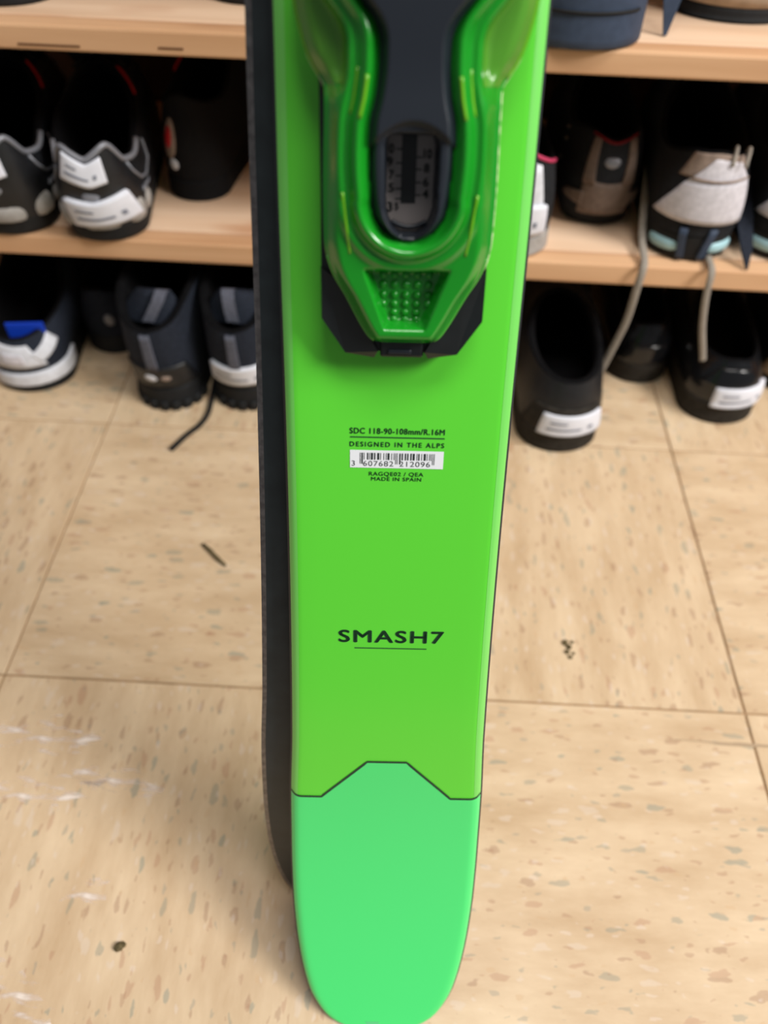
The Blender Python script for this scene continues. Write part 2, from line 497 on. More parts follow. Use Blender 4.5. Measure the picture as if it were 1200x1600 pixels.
def build_ski(root, rocker, top_mat):
    n, thick, ring = ski_surface(rocker)
    T, SWL, SWR, EL, ER, B = [], [], [], [], [], []
    for s in S_SAMPLES:
        w, t, z, side, top = ring(s)
        T.append([mm(x, s, z + q) for x, q in top])
        e = min(2.2, w * 0.2)
        SWL.append([mm(top[0][0], s, z - 2.6), mm(-w, s, z - 3.4), mm(-w, s, z - t + 2.0)])
        SWR.append([mm(top[-1][0], s, z - 2.6), mm(w, s, z - 3.4), mm(w, s, z - t + 2.0)])
        EL.append([mm(-w, s, z - t + 2.0), mm(-w - 0.15, s, z - t), mm(-w + e, s, z - t)])
        ER.append([mm(w, s, z - t + 2.0), mm(w + 0.15, s, z - t), mm(w - e, s, z - t)])
        B.append([mm(-w + e, s, z - t), mm(-w * 0.5, s, z - t), mm(0, s, z - t), mm(w * 0.5, s, z - t), mm(w - e, s, z - t)])
    link('topsheet', grid_mesh('topsheet', T), top_mat, root)
    for nm, G, m_ in (('sidewall', (SWL, SWR), M_BLACKSIDE), ('metal_edge', (EL, ER), M_STEEL)):
        for g in G:
            link(nm, grid_mesh(nm, g), m_, root, smooth=False)
    link('base', grid_mesh('base', B), M_BASE, root)
    for sg in (-1, 1):  # strips over both shoulders, tinted as the reflection on the plastic edge
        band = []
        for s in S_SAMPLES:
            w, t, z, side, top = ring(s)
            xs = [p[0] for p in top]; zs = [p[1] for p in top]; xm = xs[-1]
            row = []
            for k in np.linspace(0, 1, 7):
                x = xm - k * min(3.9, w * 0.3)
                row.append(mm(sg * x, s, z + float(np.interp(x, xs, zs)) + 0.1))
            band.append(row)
        link('edge_sheen_band', grid_mesh('edge_sheen_band', band), M_SHEENBAND, root)
    # end caps across tail and tip
    for s in (S_SAMPLES[0], S_SAMPLES[-1]):
        w, t, z, side, top = ring(s)
        v = [mm(x, s, z + q) for x, q in top] + [mm(w, s, z - t), mm(-w, s, z - t)]
        link('end_cap', pydata('end_cap', v, [tuple(range(len(v)))]), M_BLACKSIDE, root, smooth=False)
    return n, thick, ring

ski1 = empty('ski', 'bright lime green ski with mint tail and heel binding, facing the camera', 'ski')
ski1.matrix_world = frame_matrix(SO, SL, SA, SN)
n1, thick1, ring1 = build_ski(ski1, 36.5, M_SKI)

ang = 0.0185
a2 = (SA + SL * ang).normalized(); l2 = (SL - SA * ang).normalized()
ski2 = empty('ski', 'second ski behind the green one, its black base showing along the left edge', 'ski')
o2 = SO + SN * (-0.0222) + l2 * (-0.0190) + a2 * 0.0236
ski2.matrix_world = frame_matrix(o2, -l2, a2, -SN)
build_ski(ski2, 16.0, M_SKI)

# mint tail panel and the dark line along its upper border
def border(x):
    x = abs(x)
    return float(np.interp(x, [0, 11.0, 36.4, 48.0, 51.0, 53.4, 60], [182.5, 182.5, 155.0, 155.0, 155.6, 157.4, 158]))
def top_point(x01, s, lift):
    """x01 in -1..1 across the top face including its rounded shoulders"""
    w, t, z, side, top = ring1(s)
    xs = [p[0] for p in top]; zs = [p[1] for p in top]
    x = x01 * xs[-1]
    q = float(np.interp(x, xs, zs))
    return (x / 1000.0, s / 1000.0, (z + q + lift) / 1000.0)
cols = np.unique(np.concatenate([np.linspace(-1, 1, 61), [-0.92, -0.96, -0.985, 0.92, 0.96, 0.985]]))
rows_ = np.concatenate([np.linspace(0, 0.12, 14)[:-1] ** 1.0, np.linspace(0.12, 1, 34)])
G = []
for r in rows_:
    line = []
    for c in cols:
        sb = border(c * 53.6)
        s = S_END + 0.05 + (sb - S_END) * (r ** 1.6)
        line.append(top_point(c, s, 0.22))
    G.append(line)
link('tail_panel', grid_mesh('tail_panel', G), M_MINT, ski1)
G = []
for c in np.unique(np.concatenate([cols, [-36.4 / 53.6, 36.4 / 53.6, -11 / 53.6, 11 / 53.6]])):
    x = c * 53.6
    sl = 27.5 / 25.4 if 11 < abs(x) < 36.4 else 0.0
    hwid = 0.75 * math.sqrt(1 + sl * sl)
    G.append([top_point(c, border(x) - hwid, 0.30), top_point(c, border(x) + hwid, 0.30)])
link('tail_line', grid_mesh('tail_line', G), M_INKLINE, ski1)

G = [[top_point(c * 0.9, s, 0.34) for c in np.linspace(-0.33, -0.02, 9)] for s in np.linspace(-9.8, -7.0, 5)]
link('worn_spot', grid_mesh('worn_spot', G), mat('worn_tail', (96, 206, 134), 0.8, 0.2), ski1)

# printed lettering
Z = 0.00018
def ski_text(body, x0, x1, s0, s1, off=0.02, spacing=1.0, parent=None, m=None, z=Z):
    me = text_mesh(body, x0 / 1000, x1 / 1000, s0 / 1000, s1 / 1000, z, off, spacing)
    return link('lettering', me, m or M_INK, parent or ski1, smooth=False)
def ski_rect(name, x0, x1, s0, s1, m, z=Z, parent=None):
    me = pydata(name, [(x0 / 1000, s0 / 1000, z), (x1 / 1000, s0 / 1000, z), (x1 / 1000, s1 / 1000, z), (x0 / 1000, s1 / 1000, z)], [(0, 1, 2, 3)])
    return link(name, me, m, parent or ski1, smooth=False)
ski_text('SDC 118-90-108mm/R.16M', -20.1, 19.8, 375.2, 377.7, 0.045, 1.1)
ski_rect('printed_rule', -20.0, 20.0, 373.3, 373.85, M_INK)
ski_text('DESIGNED IN THE ALPS', -20.1, 19.9, 369.3, 371.4, 0.045, 1.3)
M_WHITE = mat('white_sticker', (236, 240, 246), 0.5, 0.3)
M_BARINK = mat('barcode_ink', (40, 48, 48), 0.6, 0.2)
bar = ski_rect('barcode_sticker', -20.0, 20.0, 359.3, 367.6, M_WHITE)
bits = '10100011010111011001110100010010111001001010100110110011011001101110010110010011101001010000101'
bits = '101' + ''.join(bits)[:89] + '101'
mod = 32.0 / len(bits); k = 0
while k < len(bits):
    if bits[k] == '1':
        j = k
        while j < len(bits) and bits[j] == '1': j += 1
        guard = k < 3 or k > len(bits) - 4 or 45 <= k <= 50
        x0 = -15.8 + k * mod
        ski_rect('bar', x0, x0 + (j - k) * mod * 0.92, 361.2 if guard else 363.2, 366.4, M_BARINK, Z + 0.00008, bar)
        k = j
    else:
        k += 1
ski_text('3', -19.3, -17.9, 360.2, 362.6, 0.0, 1.0, bar, M_BARINK, Z + 0.0001)
ski_text('607682', -14.4, -1.4, 360.2, 362.6, 0.0, 1.1, bar, M_BARINK, Z + 0.0001)
ski_text('212096', 1.2, 14.4, 360.2, 362.6, 0.0, 1.1, bar, M_BARINK, Z + 0.0001)
ski_text('RAGQE02 / QEA', -11.8, 11.7, 355.6, 357.4, 0.03, 1.12)
ski_text('MADE IN SPAIN', -10.8, 10.9, 353.2, 354.9, 0.03, 1.12)
ski_text('SMASH7', -25.4, 25.6, 264.5, 271.5, 0.055, 1.14)
ski_rect('printed_rule', -17.8, 17.7, 260.5, 261.1, M_INK)

# ---------------------------------------------------------------- heel binding
M_BLK = mat('binding_black', (22, 26, 28), 0.38, 0.5, var=0.12, scale=120, bump=0.05)
M_DARKGREY = mat('binding_charcoal', (29, 35, 44), 0.42, 0.5)
def lever_material():
    m = mat('translucent_green', (22, 146, 32), 0.22, 0.5, coat=0.4, trans=0.0, sub=0.35)
    return m
M_LEVER = lever_material()
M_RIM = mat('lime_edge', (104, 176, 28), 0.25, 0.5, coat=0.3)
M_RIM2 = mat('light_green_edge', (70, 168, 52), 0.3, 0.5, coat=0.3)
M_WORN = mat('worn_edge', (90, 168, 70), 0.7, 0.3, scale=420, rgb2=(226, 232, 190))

CX = 1.0
# black base plate under the lever
base_poly = [(-29.8, 560), (-29.8, 470), (-30.4, 426.3), (-21.7, 413.2), (-10.4, 411.6), (-9.4, 415.5), (9.6, 415.5), (10.4, 411.6), (20.7, 412.6), (30.3, 425.8), (30.4, 441.6), (29.2, 470), (28.8, 560)]
bp = link('binding_base', prism_mesh('binding_base', [(x / 1000, s / 1000) for x, s in base_poly], 0.0, 0.010, 0.0015), M_BLK, ski1, smooth=False)
for sg in (-1, 1):
    # wedge shaped arm on each rear corner
    P = [(-30.4, 445), (-30.4, 426.3), (-21.7, 413.2), (-10.4, 411.6), (-9.0, 414.5), (-23.0, 440.0)]
    lo = [((x if sg < 0 else -x + 0.2) / 1000, s / 1000, 0.009) for x, s in P]
    zt = [0.0115, 0.0115, 0.0105, 0.0108, 0.0128, 0.0128]
    hi = [((x * 0.985 if sg < 0 else -x * 0.985 + 0.2) / 1000, s / 1000, z) for (x, s), z in zip(P, zt)]
    nP = len(P)
    v = lo + hi
    # facet ridge runs along the inner side
    f = [tuple(range(nP)), (nP, nP + 1, nP + 2, nP + 5), (nP + 2, nP + 3, nP + 4, nP + 5)] + [(i, (i + 1) % nP, nP + (i + 1) % nP, nP + i) for i in range(nP)]
    link('arm', pydata('arm', v, f), M_BLK, bp, smooth=False)
link('rear_plug', box_mesh('rear_plug', 0.0165, 0.008, 0.005, 0.001, center=(0.0003, 0.4160, 0.0095)), M_BLK, bp, smooth=False)
link('plug_lip', box_mesh('plug_lip', 0.0090, 0.0018, 0.0014, 0.0005, center=(-0.0005, 0.4145, 0.0122)), M_DARKGREY, bp, smooth=False)

# green lever: outline half widths about CX (mm)
LV = pchip([418.4, 418.6, 419.2, 420.4, 422.5, 436, 444.5, 450, 456, 472, 500, 503, 507, 512, 518, 524, 530, 545, 562],
           [8.5, 10.0, 12.0, 13.6, 15.2, 22.6, 27.3, 29.0, 29.7, 29.6, 28.8, 29.2, 32.0, 35.0, 37.0, 38.4, 39.2, 40.0, 40.0])
INS = pchip([455.8, 456.0, 456.8, 458.2, 460.3, 465.3, 473, 482.6, 491.7, 500.5, 509, 515, 518, 521, 525, 531, 540, 562],
            [0.1, 1.6, 4.2, 6.4, 8.8, 12.4, 13.8, 14.3, 13.9, 12.0, 11.0, 10.9, 11.5, 13.0, 16.3, 21.0, 24.5, 26.0])
def ins_dist(x, s):
    """signed distance (approx) outside the insert's outline"""
    if s < 470:
        # round end
        return math.hypot(x, min(0, s - 470.0) * 0.985) - 13.9
    return abs(x) - INS(s)
def trapezoid(x, s):
    hwid = 7.6 + (15.0 - 7.6) * (s - 425.6) / (446.2 - 425.6)
    d = min((hwid - abs(x)) * 0.92, s - 425.0, 446.2 - s)
    return d
def lever_h(x, s):
    d = min((LV(s) - abs(x)), (s - 418.0) * 1.4)
    di = ins_dist(x, s)
    h = 13.0 + 6.5 * ss(d / 6.0) + 4.5 * ss((s - 425) / 50)
    # ridge that collars the insert
    h += 4.5 * math.exp(-((di - 3.2) / 2.6) ** 2)
    h += 1.6 * math.exp(-((di - 9.0) / 1.6) ** 2) * ss((s - 440) / 12)
    # wings lie lower than the collar
    wing = ss((s - 498) / 10) * ss((di - 8.5) / 4.0)
    h -= 6.5 * wing
    # thumb recess
    td = trapezoid(x, s)
    h -= 7.5 * ss((td + 0.6) / 2.6)
    if di < -1.0: h = min(h, 9.5)
    return h
ls = np.unique(np.concatenate([[418.4, 418.5, 418.7, 419.0, 419.5, 420.2, 421, 422], np.arange(423, 464, 0.75), np.arange(464, 530, 1.25), np.arange(530, 563, 3)]))
us = np.linspace(-1, 1, 91)
G = []
for s in ls:
    w = LV(s); row = [mm(CX - w, s, 8.0), mm(CX - w - 0.0, s, 11.0)]
    for u in us:
        x = u * (w - 0.2)
        row.append(mm(CX + x, s, lever_h(x, s)))
    row += [mm(CX + w, s, 11.0), mm(CX + w, s, 8.0)]
    G.append(row)
first = [(p[0], p[1], 0.008) for p in G[0]]
G = [first] + G
lever = link('heel_lever', grid_mesh('heel_lever', G), M_LEVER, ski1)
# rim tubes; the lime ones put the fluorescent edge glow into colour
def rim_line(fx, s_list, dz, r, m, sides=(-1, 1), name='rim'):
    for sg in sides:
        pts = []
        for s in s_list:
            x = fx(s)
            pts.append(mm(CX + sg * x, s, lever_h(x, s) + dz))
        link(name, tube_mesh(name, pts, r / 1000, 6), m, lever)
rim_line(lambda s: LV(s) - 0.9, np.linspace(506, 540, 24), -0.3, 0.75, M_RIM)
rim_line(lambda s: INS(s) + 8.7 if s > 470 else 22.2 - (470 - s) * 0.12, np.linspace(452, 472, 14), -0.2, 0.6, M_RIM)
rim_line(lambda s: INS(s) + 3.2, np.linspace(494, 506, 10), -0.35, 0.7, M_RIM)
rim_line(lambda s: INS(s) + 6.4, np.linspace(495, 508, 10), -0.5, 0.7, M_RIM)
rim_line(lambda s: LV(s) - 0.7, np.linspace(419.2, 450, 30), -0.35, 0.6, M_RIM2)
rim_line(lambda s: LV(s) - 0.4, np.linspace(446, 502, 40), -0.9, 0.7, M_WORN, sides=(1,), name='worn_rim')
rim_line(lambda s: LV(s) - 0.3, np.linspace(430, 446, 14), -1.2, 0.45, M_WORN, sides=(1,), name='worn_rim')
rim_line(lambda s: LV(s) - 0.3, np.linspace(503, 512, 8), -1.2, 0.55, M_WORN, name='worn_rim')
# thin webs of the wings
M_WEBGREEN = mat('thin_green_web', (84, 150, 44), 0.25, 0.5, coat=0.3, sub=0.2)
for sg in (-1, 1):
    G = []
    for s in np.linspace(503.5, 561, 40):
        x0, x1 = INS(s) + 10.5, LV(s) - 1.2
        x0 = x1 - max(0.4, (x1 - x0))
        G.append([mm(CX + sg * x, s, lever_h(x, s) + 0.25) for x in np.linspace(x0, x1, 12)])
    link('wing_web', grid_mesh('wing_web', G), M_WEBGREEN, lever)
# bumps in the thumb recess
bm = bmesh.new(); bmesh.ops.create_icosphere(bm, subdivisions=2, radius=0.00145)
for v in bm.verts: v.co.z *= 0.75
dot_me = bpy.data.meshes.new('grip_dot'); bm.to_mesh(dot_me); bm.free()
dot_me.materials.append(M_LEVER)
dot_me.polygons.foreach_set('use_smooth', [True] * len(dot_me.polygons))
for r, s in enumerate([443.6, 440.0, 436.2, 432.8, 429.6, 426.9]):
    for c in ((-2, -1, 0, 1, 2) if r < 4 else (-1, 0, 1)):
        o = bpy.data.objects.new('grip_dot', dot_me); COL.objects.link(o); o.parent = lever
        x = c * 4.15
        o.location = mm(CX + x, s, lever_h(x, s) + 0.15)

# charcoal insert with its recessed scale window
CI = 1.2
WIN = pchip([457.5, 458.0, 459.2, 461, 464, 468, 486, 488.4, 489.6, 490.0], [0.2, 2.6, 4.8, 6.6, 8.2, 9.0, 9.0, 8.4, 7.0, 5.0])
def win_d(x, s):
    if s < 457.6 or s > 490.0: return -1.0
    return min(WIN(s) - abs(x), (s - 457.6), (490.0 - s))
def insert_h(x, s):
    w = INS(s)
    d = min(w - abs(x), 13.9 - math.hypot(x, s - 470.0) if s < 470 else 99)
    h = 23.0 + 4.5 * ss(d / 3.0)
    h += 2.2 * ss((s - (492.2 - (x / 12.5) ** 2 * 6.0)) / 1.6)   # arched end of the upper cover
    h += 3.0 * ss((s - 500) / 40)
    h -= 15.5 * ss((win_d(x, s) + 0.1) / 1.1)
    return h
li = np.unique(np.concatenate([[455.8, 455.9, 456.0, 456.3, 456.8, 457.4], np.arange(458, 496, 0.55), np.arange(496, 530, 1.5), np.arange(530, 563, 4)]))
ui = np.linspace(-1, 1, 71)
G = []
for s in li:
    w = INS(s)
    row = [mm(CI - w, s, 12.0)] + [mm(CI + u * w, s, insert_h(u * w, s)) for u in ui] + [mm(CI + w, s, 12.0)]
    G.append(row)
ins = link('lever_insert', grid_mesh('lever_insert', G), M_DARKGREY, ski1)
M_SCALE = mat('scale_plate', (150, 142, 140), 0.35, 0.5)
poly = [(CI - WIN(s) * 0.985, s) for s in np.linspace(458.3, 489.6, 24)] + [(CI + WIN(s) * 0.985, s) for s in np.linspace(489.6, 458.3, 24)]
link('scale_plate', prism_mesh('scale_plate', [(x / 1000, s / 1000) for x, s in poly], 0.0118, 0.0126), M_SCALE, ins, smooth=False)
ski_rect('scale_bar', -1.9, 3.2, 467.6, 489.0, M_BLK, 0.0128, ins)
link('window_lip', tube_mesh('window_lip', [mm(CI + x, 460.0 + (x / 7.5) ** 2 * 3.0, 14.5) for x in np.linspace(-6.0, 6.0, 15)], 0.0009, 8), M_DARKGREY, ins)
for txt, x, s, hgt, wd in [('10', -6.0, 484.7, 2.8, 2.8), ('9', -5.8, 480.7, 2.7, 1.7), ('7', -5.3, 476.6, 2.7, 1.7), ('5', -5.2, 472.5, 2.7, 1.7), ('3', -5.6, 466.4, 2.9, 1.7), ('5', -3.2, 466.6, 2.2, 1.3),
                           ('10', 6.9, 483.3, 2.8, 2.6), ('8', 6.7, 478.9, 2.7, 1.7), ('6', 6.6, 474.5, 2.7, 1.7), ('4', 6.6, 470.7, 2.7, 1.9)]:
    ski_text(txt, x - wd / 2, x + wd / 2, s - hgt / 2, s + hgt / 2, 0.04, 1.0, ins, M_BARINK, 0.0129)
for s in (484.6, 480.3, 476.3, 472.2, 469.0):
    ski_rect('scale_tick', -3.8, -1.7, s - 0.22, s + 0.22, M_BARINK, 0.01285, ins)
for s in (482.2, 478.4, 474.3, 470.3):
    ski_rect('scale_tick', 3.0, 5.0, s - 0.22, s + 0.22, M_BARINK, 0.01285, ins)

# ---------------------------------------------------------------- shoes
M_BLKFAB = mat('black_fabric', (27, 29, 33), 0.8, 0.25, var=0.25, scale=300, bump=0.2)
M_BLKLEA = mat('black_leather', (24, 25, 28), 0.42, 0.45, var=0.15, scale=120, bump=0.1)
M_GLOSS = mat('glossy_black', (20, 21, 24), 0.18, 0.55)
M_JET = mat('jet_black_fabric', (15, 15, 17), 0.85, 0.2, var=0.2, scale=300)
M_NAVYFAB = mat('navy_fabric', (34, 39, 50), 0.85, 0.2, var=0.2, scale=300, bump=0.2)
M_LIN = mat('black_lining', (13, 13, 15), 0.95, 0.1, var=0.2, scale=200)
M_LINBROWN = mat('brown_lining', (36, 30, 26), 0.95, 0.1)
M_RUB = mat('black_rubber', (26, 27, 29), 0.7, 0.3, var=0.15, scale=150, bump=0.1)
M_RUBBROWN = mat('dusty_rubber', (46, 42, 37), 0.8, 0.2, var=0.25, scale=150)
M_SILVER = mat('silver_trim', (132, 134, 142), 0.4, 0.5, metal=0.2)
M_GREYPOD = mat('grey_rubber', (158, 154, 150), 0.6, 0.3, var=0.1, scale=200)
M_PALE = mat('pale_grey_fabric', (206, 202, 208), 0.8, 0.2, var=0.1, scale=220)
M_TAUPE = mat('taupe_suede', (150, 132, 120), 0.85, 0.15, var=0.15, scale=200)
M_BLUE = mat('blue_tag', (14, 62, 190), 0.6, 0.3)
M_SKY = mat('sky_blue_rubber', (166, 206, 214), 0.5, 0.4)
M_SLATE = mat('slate_rubber', (56, 68, 88), 0.6, 0.3, var=0.1, scale=150)
M_TAUPESHADE = mat('shaded_taupe_suede', (116, 101, 92), 0.85, 0.15, var=0.15, scale=200)  # taupe darkened so the colour carries the shade deep on the board
M_REDSHADE = mat('shaded_red_trim', (112, 18, 26), 0.7, 0.2)  # red darkened the same way, shade put into the colour
M_RED = mat('red_trim', (176, 26, 34), 0.6, 0.3)
M_PINK = mat('pink_trim', (190, 60, 96), 0.6, 0.3)
M_WHT = mat('white_leather', (214, 216, 224), 0.45, 0.4, var=0.08, scale=150)
M_LABEL = mat('paper_label', (226, 228, 238), 0.6, 0.25, var=0.05, scale=60)
M_PRINT = mat('label_print', (128, 132, 146), 0.7, 0.2)
M_LACEGREY = mat('grey_lace', (150, 142, 132), 0.85, 0.15, var=0.15, scale=500)
M_LACEBLK = mat('black_lace', (30, 30, 31), 0.85, 0.15)
M_WEB = mat('grey_webbing', (92, 94, 106), 0.8, 0.2, var=0.2, scale=400)
M_EYELET = mat('metal_eyelet', (170, 168, 162), 0.35, 0.5, metal=0.8)
M_TAN = mat('tan_leather', (176, 156, 134), 0.6, 0.3, var=0.1, scale=100)

TWO_PI = 2 * math.pi
class Shoe:
    """u runs round the shoe (0 = back of heel, 0.25 = right side, 0.5 = toe); t runs from the welt (0) to the collar (1); t < 0 is the sole's side."""
    def __init__(self, L=0.27, heel=0.036, ball=0.048, sole=0.024, collar_w=0.033, collar=((0, .078), (.5, .062), (1, .088)), y0=0.004, y1=0.135, bulge=0.004, flare=1.03, toe_pow=1.0):
        self.L, self.heel, self.ball, self.sole = L, heel, ball, sole
        self.cw, self.y0, self.y1, self.bulge, self.flare, self.tp = collar_w, y0, y1, bulge, flare, toe_pow
        self.ch = pchip([c[0] for c in collar], [c[1] for c in collar])
    def hw(self, yn):
        if yn < 0.13:
            return self.heel * math.sqrt(max(0, 1 - (1 - yn / 0.13) ** 2))
        if yn < 0.70:
            return self.heel + (self.ball - self.heel) * ss((yn - 0.13) / 0.57)
        return self.ball * math.sqrt(max(0, 1 - ((yn - 0.70) / 0.30) ** 2))
    def foot(self, u):
        yn = (1 - math.cos(TWO_PI * u)) / 2
        return Vector((math.copysign(self.hw(yn), math.sin(TWO_PI * u)), yn * self.L, 0))
    def fold(self, u):
        u = u % 1.0
        return min(u, 1 - u) * 2
    def rim(self, u, inset=0.0):
        ym = (self.y0 + self.y1) / 2; yh = (self.y1 - self.y0) / 2 - inset
        s = math.sin(TWO_PI * u)
        return Vector((math.copysign(abs(s) ** 0.85, s) * (self.cw - inset), ym - yh * math.cos(TWO_PI * u), self.ch(self.fold(u))))
    def P(self, u, t):
        b = self.foot(u)
        if t < 0:
            k = 1 + (self.flare - 1) * (0.4 + 0.6 * min(1, -t))
            c = Vector((0, self.L * 0.45, 0))
            q = c + (b - c) * k
            q.z = self.sole * (1 + t)
            return q
        k = self.rim(u)
        toe = ss((1 - math.cos(TWO_PI * u)) / 2 * 1.25 - 0.15)
        eh = (1 - toe) * t + toe * (1 - math.cos(t * math.pi / 2)) ** 1.05
        ev = (1 - toe) * t + toe * math.sin(t * math.pi / 2) ** self.tp
        q = Vector((b.x + (k.x - b.x) * eh, b.y + (k.y - b.y) * eh, self.sole + (k.z - self.sole) * ev))
        c = Vector((0, min(max(q.y, self.L * 0.13), self.L * 0.7), 0))
        out = Vector((q.x, q.y - c.y, 0))
        if out.length > 1e-6:
            q += out.normalized() * self.bulge * math.sin(math.pi * t) * (1 - 0.6 * toe)
        return q
    def N(self, u, t):
        e = 0.004
        a = self.P(u + e, t) - self.P(u - e, t)
        t0, t1 = (t - e, t + e)
        if t >= 0 and t0 < 0: t0 = 0
        if t < 0 and t1 > 0: t1 = -1e-5
        b = self.P(u, t1) - self.P(u, t0)
        n = a.cross(b)
        if n.length < 1e-12: return Vector((0, -1, 0))
        n.normalize()
        c = Vector((0, self.L * 0.4, 0.02))
        if n.dot(self.P(u, t) - c) < 0: n = -n
        return n
    def body(self, root, m_up, m_sole, m_lin, m_in=None, lip=0.006):
        M = 72
        uu = [(k + 0.5) / M for k in range(M)]
        rows = [[self.P(u, t) for u in uu] for t in np.linspace(0, 1, 16)]
        link('upper', grid_mesh('upper', rows, True), m_up, root)
        # rolled collar and lining down to the insole
        R = [[self.rim(u) for u in uu]]
        for d, dz in ((0.3, 0.0018), (0.7, 0.0015), (1.0, -0.001)):
            R.append([self.rim(u, lip * d) + Vector((0, 0, dz)) for u in uu])
        c = Vector((0, self.L * 0.45, 0))
        for tt in (0.35, 0.7, 1.0):
            row = []
            for u in uu:
                a = self.rim(u, lip); f = c + (self.foot(u) - c) * 0.84; f.z = self.sole + 0.003
                row.append(a + (f - a) * tt)
            R.append(row)
        link('lining', grid_mesh('lining', R, True), m_lin, root)
        I = [tuple(c + Vector((0, 0, self.sole + 0.0042)))] + [tuple(c + (self.foot(u) - c) * 0.85 + Vector((0, 0, self.sole + 0.004))) for u in uu]
        link('insole', pydata('insole', I, [(0, k + 1, (k + 1) % M + 1) for k in range(M)]), m_in or m_lin, root)
        S = []
        for k_, z in ((0.90, 0.0), (0.985, 0.0), (1.0, 0.002)):
            S.append([c + (self.P(u, -1.0) - c) * k_ * Vector((1, 1, 0)).length / math.sqrt(2) for u in uu])
            for v in S[-1]: v.z = z
        for t in (-0.85, -0.5, -0.2, -0.02):
            S.append([self.P(u, t) for u in uu])
        S.append([c + (self.foot(u) - c) * 0.97 + Vector((0, 0, self.sole + 0.0015)) for u in uu])
        g = grid_mesh('sole', S, True)
        so = link('sole', g, m_sole, root)
        bm = bmesh.new(); bm.from_mesh(g)
        bmesh.ops.holes_fill(bm, edges=[e for e in bm.edges if e.is_boundary], sides=0)
        bmesh.ops.recalc_face_normals(bm, faces=bm.faces); bm.to_mesh(g); bm.free()
        return so
    def patch(self, root, name, corners, m, lift=0.0012, nu=14, nt=8, skin=True):
        """corners (u,t): lower left, lower right, upper right, upper left"""
        (a0, b0), (a1, b1), (a2_, b2), (a3, b3) = corners
        rows = []
        for j in range(nt + 1):
            v = j / nt; row = []
            for i in range(nu + 1):
                w_ = i / nu
                u = (a0 * (1 - w_) + a1 * w_) * (1 - v) + (a3 * (1 - w_) + a2_ * w_) * v
                t = (b0 * (1 - w_) + b1 * w_) * (1 - v) + (b3 * (1 - w_) + b2 * w_) * v
                row.append(self.P(u, t) + self.N(u, t) * lift)
            rows.append(row)
        if skin:   # turn the border in to the surface so that the patch has thickness
            back = lambda u, t: self.P(u, t) - self.N(u, t) * 0.0004
            def uv(w_, v):
                return ((a0 * (1 - w_) + a1 * w_) * (1 - v) + (a3 * (1 - w_) + a2_ * w_) * v, (b0 * (1 - w_) + b1 * w_) * (1 - v) + (b3 * (1 - w_) + b2 * w_) * v)
            rows = [[back(*uv(0, j / nt))] + r + [back(*uv(1, j / nt))] for j, r in enumerate(rows)]
            lo = [back(*uv(min(max((i - 1) / nu, 0), 1), 0)) for i in range(nu + 3)]
            hi = [back(*uv(min(max((i - 1) / nu, 0), 1), 1)) for i in range(nu + 3)]
            rows = [lo] + rows + [hi]
        return link(name, grid_mesh(name, rows), m, root)
    def blobpatch(self, root, name, u0, t0, du, dt, m, lift=0.002, rot=0.0, power=2.0):
        """rounded pad centred at (u0,t0)"""
        n, rings = 24, 5; rows = []
        for r in range(rings + 1):
            k = 1 - r / (rings + 0.001)
            row = []
            for i in range(n):
                a = TWO_PI * i / n
                ca, sa = math.cos(a), math.sin(a)
                x = math.copysign(abs(ca) ** (2 / power), ca) * k; y = math.copysign(abs(sa) ** (2 / power), sa) * k
                u = u0 + (x * math.cos(rot) - y * math.sin(rot) * 0.5) * du; t = t0 + (y * math.cos(rot) + x * math.sin(rot) * 2.0) * dt
                row.append(self.P(u, t) + self.N(u, t) * (lift * (1 - k ** 3) if k < 1 else -0.0003))
            rows.append(row)
        return link(name, grid_mesh(name, rows, True), m, root)
    def line(self, root, name, uts, r, m, lift=0.0005, flat=1.0, closed=False):
        return link(name, tube_mesh(name, [self.P(u, t) + self.N(u, t) * lift for u, t in uts], r, 7, flat, closed), m, root)
    def label(self, root, corners, m=None, name='paper_label', lines=True, lift=0.0036):
        o = self.patch(root, name, corners, m or M_LABEL, lift)
        if lines:
            (a0, b0), (a1, b1), (a2_, b2), (a3, b3) = corners
            def at(w_, v): return ((a0 * (1 - w_) + a1 * w_) * (1 - v) + (a3 * (1 - w_) + a2_ * w_) * v, (b0 * (1 - w_) + b1 * w_) * (1 - v) + (b3 * (1 - w_) + b2 * w_) * v)
            for (w0, w1, v0, v1) in ((0.12, 0.62, 0.30, 0.40), (0.15, 0.40, 0.62, 0.70), (0.72, 0.80, 0.30, 0.48)):
                self.patch(o, 'print_line', [at(w0, v0), at(w1, v0), at(w1, v1), at(w0, v1)], M_PRINT, lift + 0.0004, 8, 2, skin=False)
        return o
    def tongue(self, root, m, rise=0.022, width=0.026, lean=0.010):
        k = self.rim(0.5); rows = []
        for j in range(9):
            v = j / 8
            y = k.y + 0.020 - v * (0.026 + lean); z = k.z - 0.016 + v * (0.016 + rise)
            row = []
            for i in range(9):
                x = (i / 8 - 0.5) * 2
                wv = width * (0.85 + 0.25 * math.sin(v * 2.2)) * (1 - 0.25 * max(0, v - 0.8) * 5)
                row.append(Vector((x * wv, y + 0.010 * x * x, z - 0.006 * x * x - (0.006 * x * x if v > 0.9 else 0))))
            rows.append(row)
        fr = rows; bk = [[p + Vector((0, 0.005, 0.001)) for p in r] for r in rows]
        o = link('tongue', grid_mesh('tongue', fr + bk[::-1]), m, root)
        return o
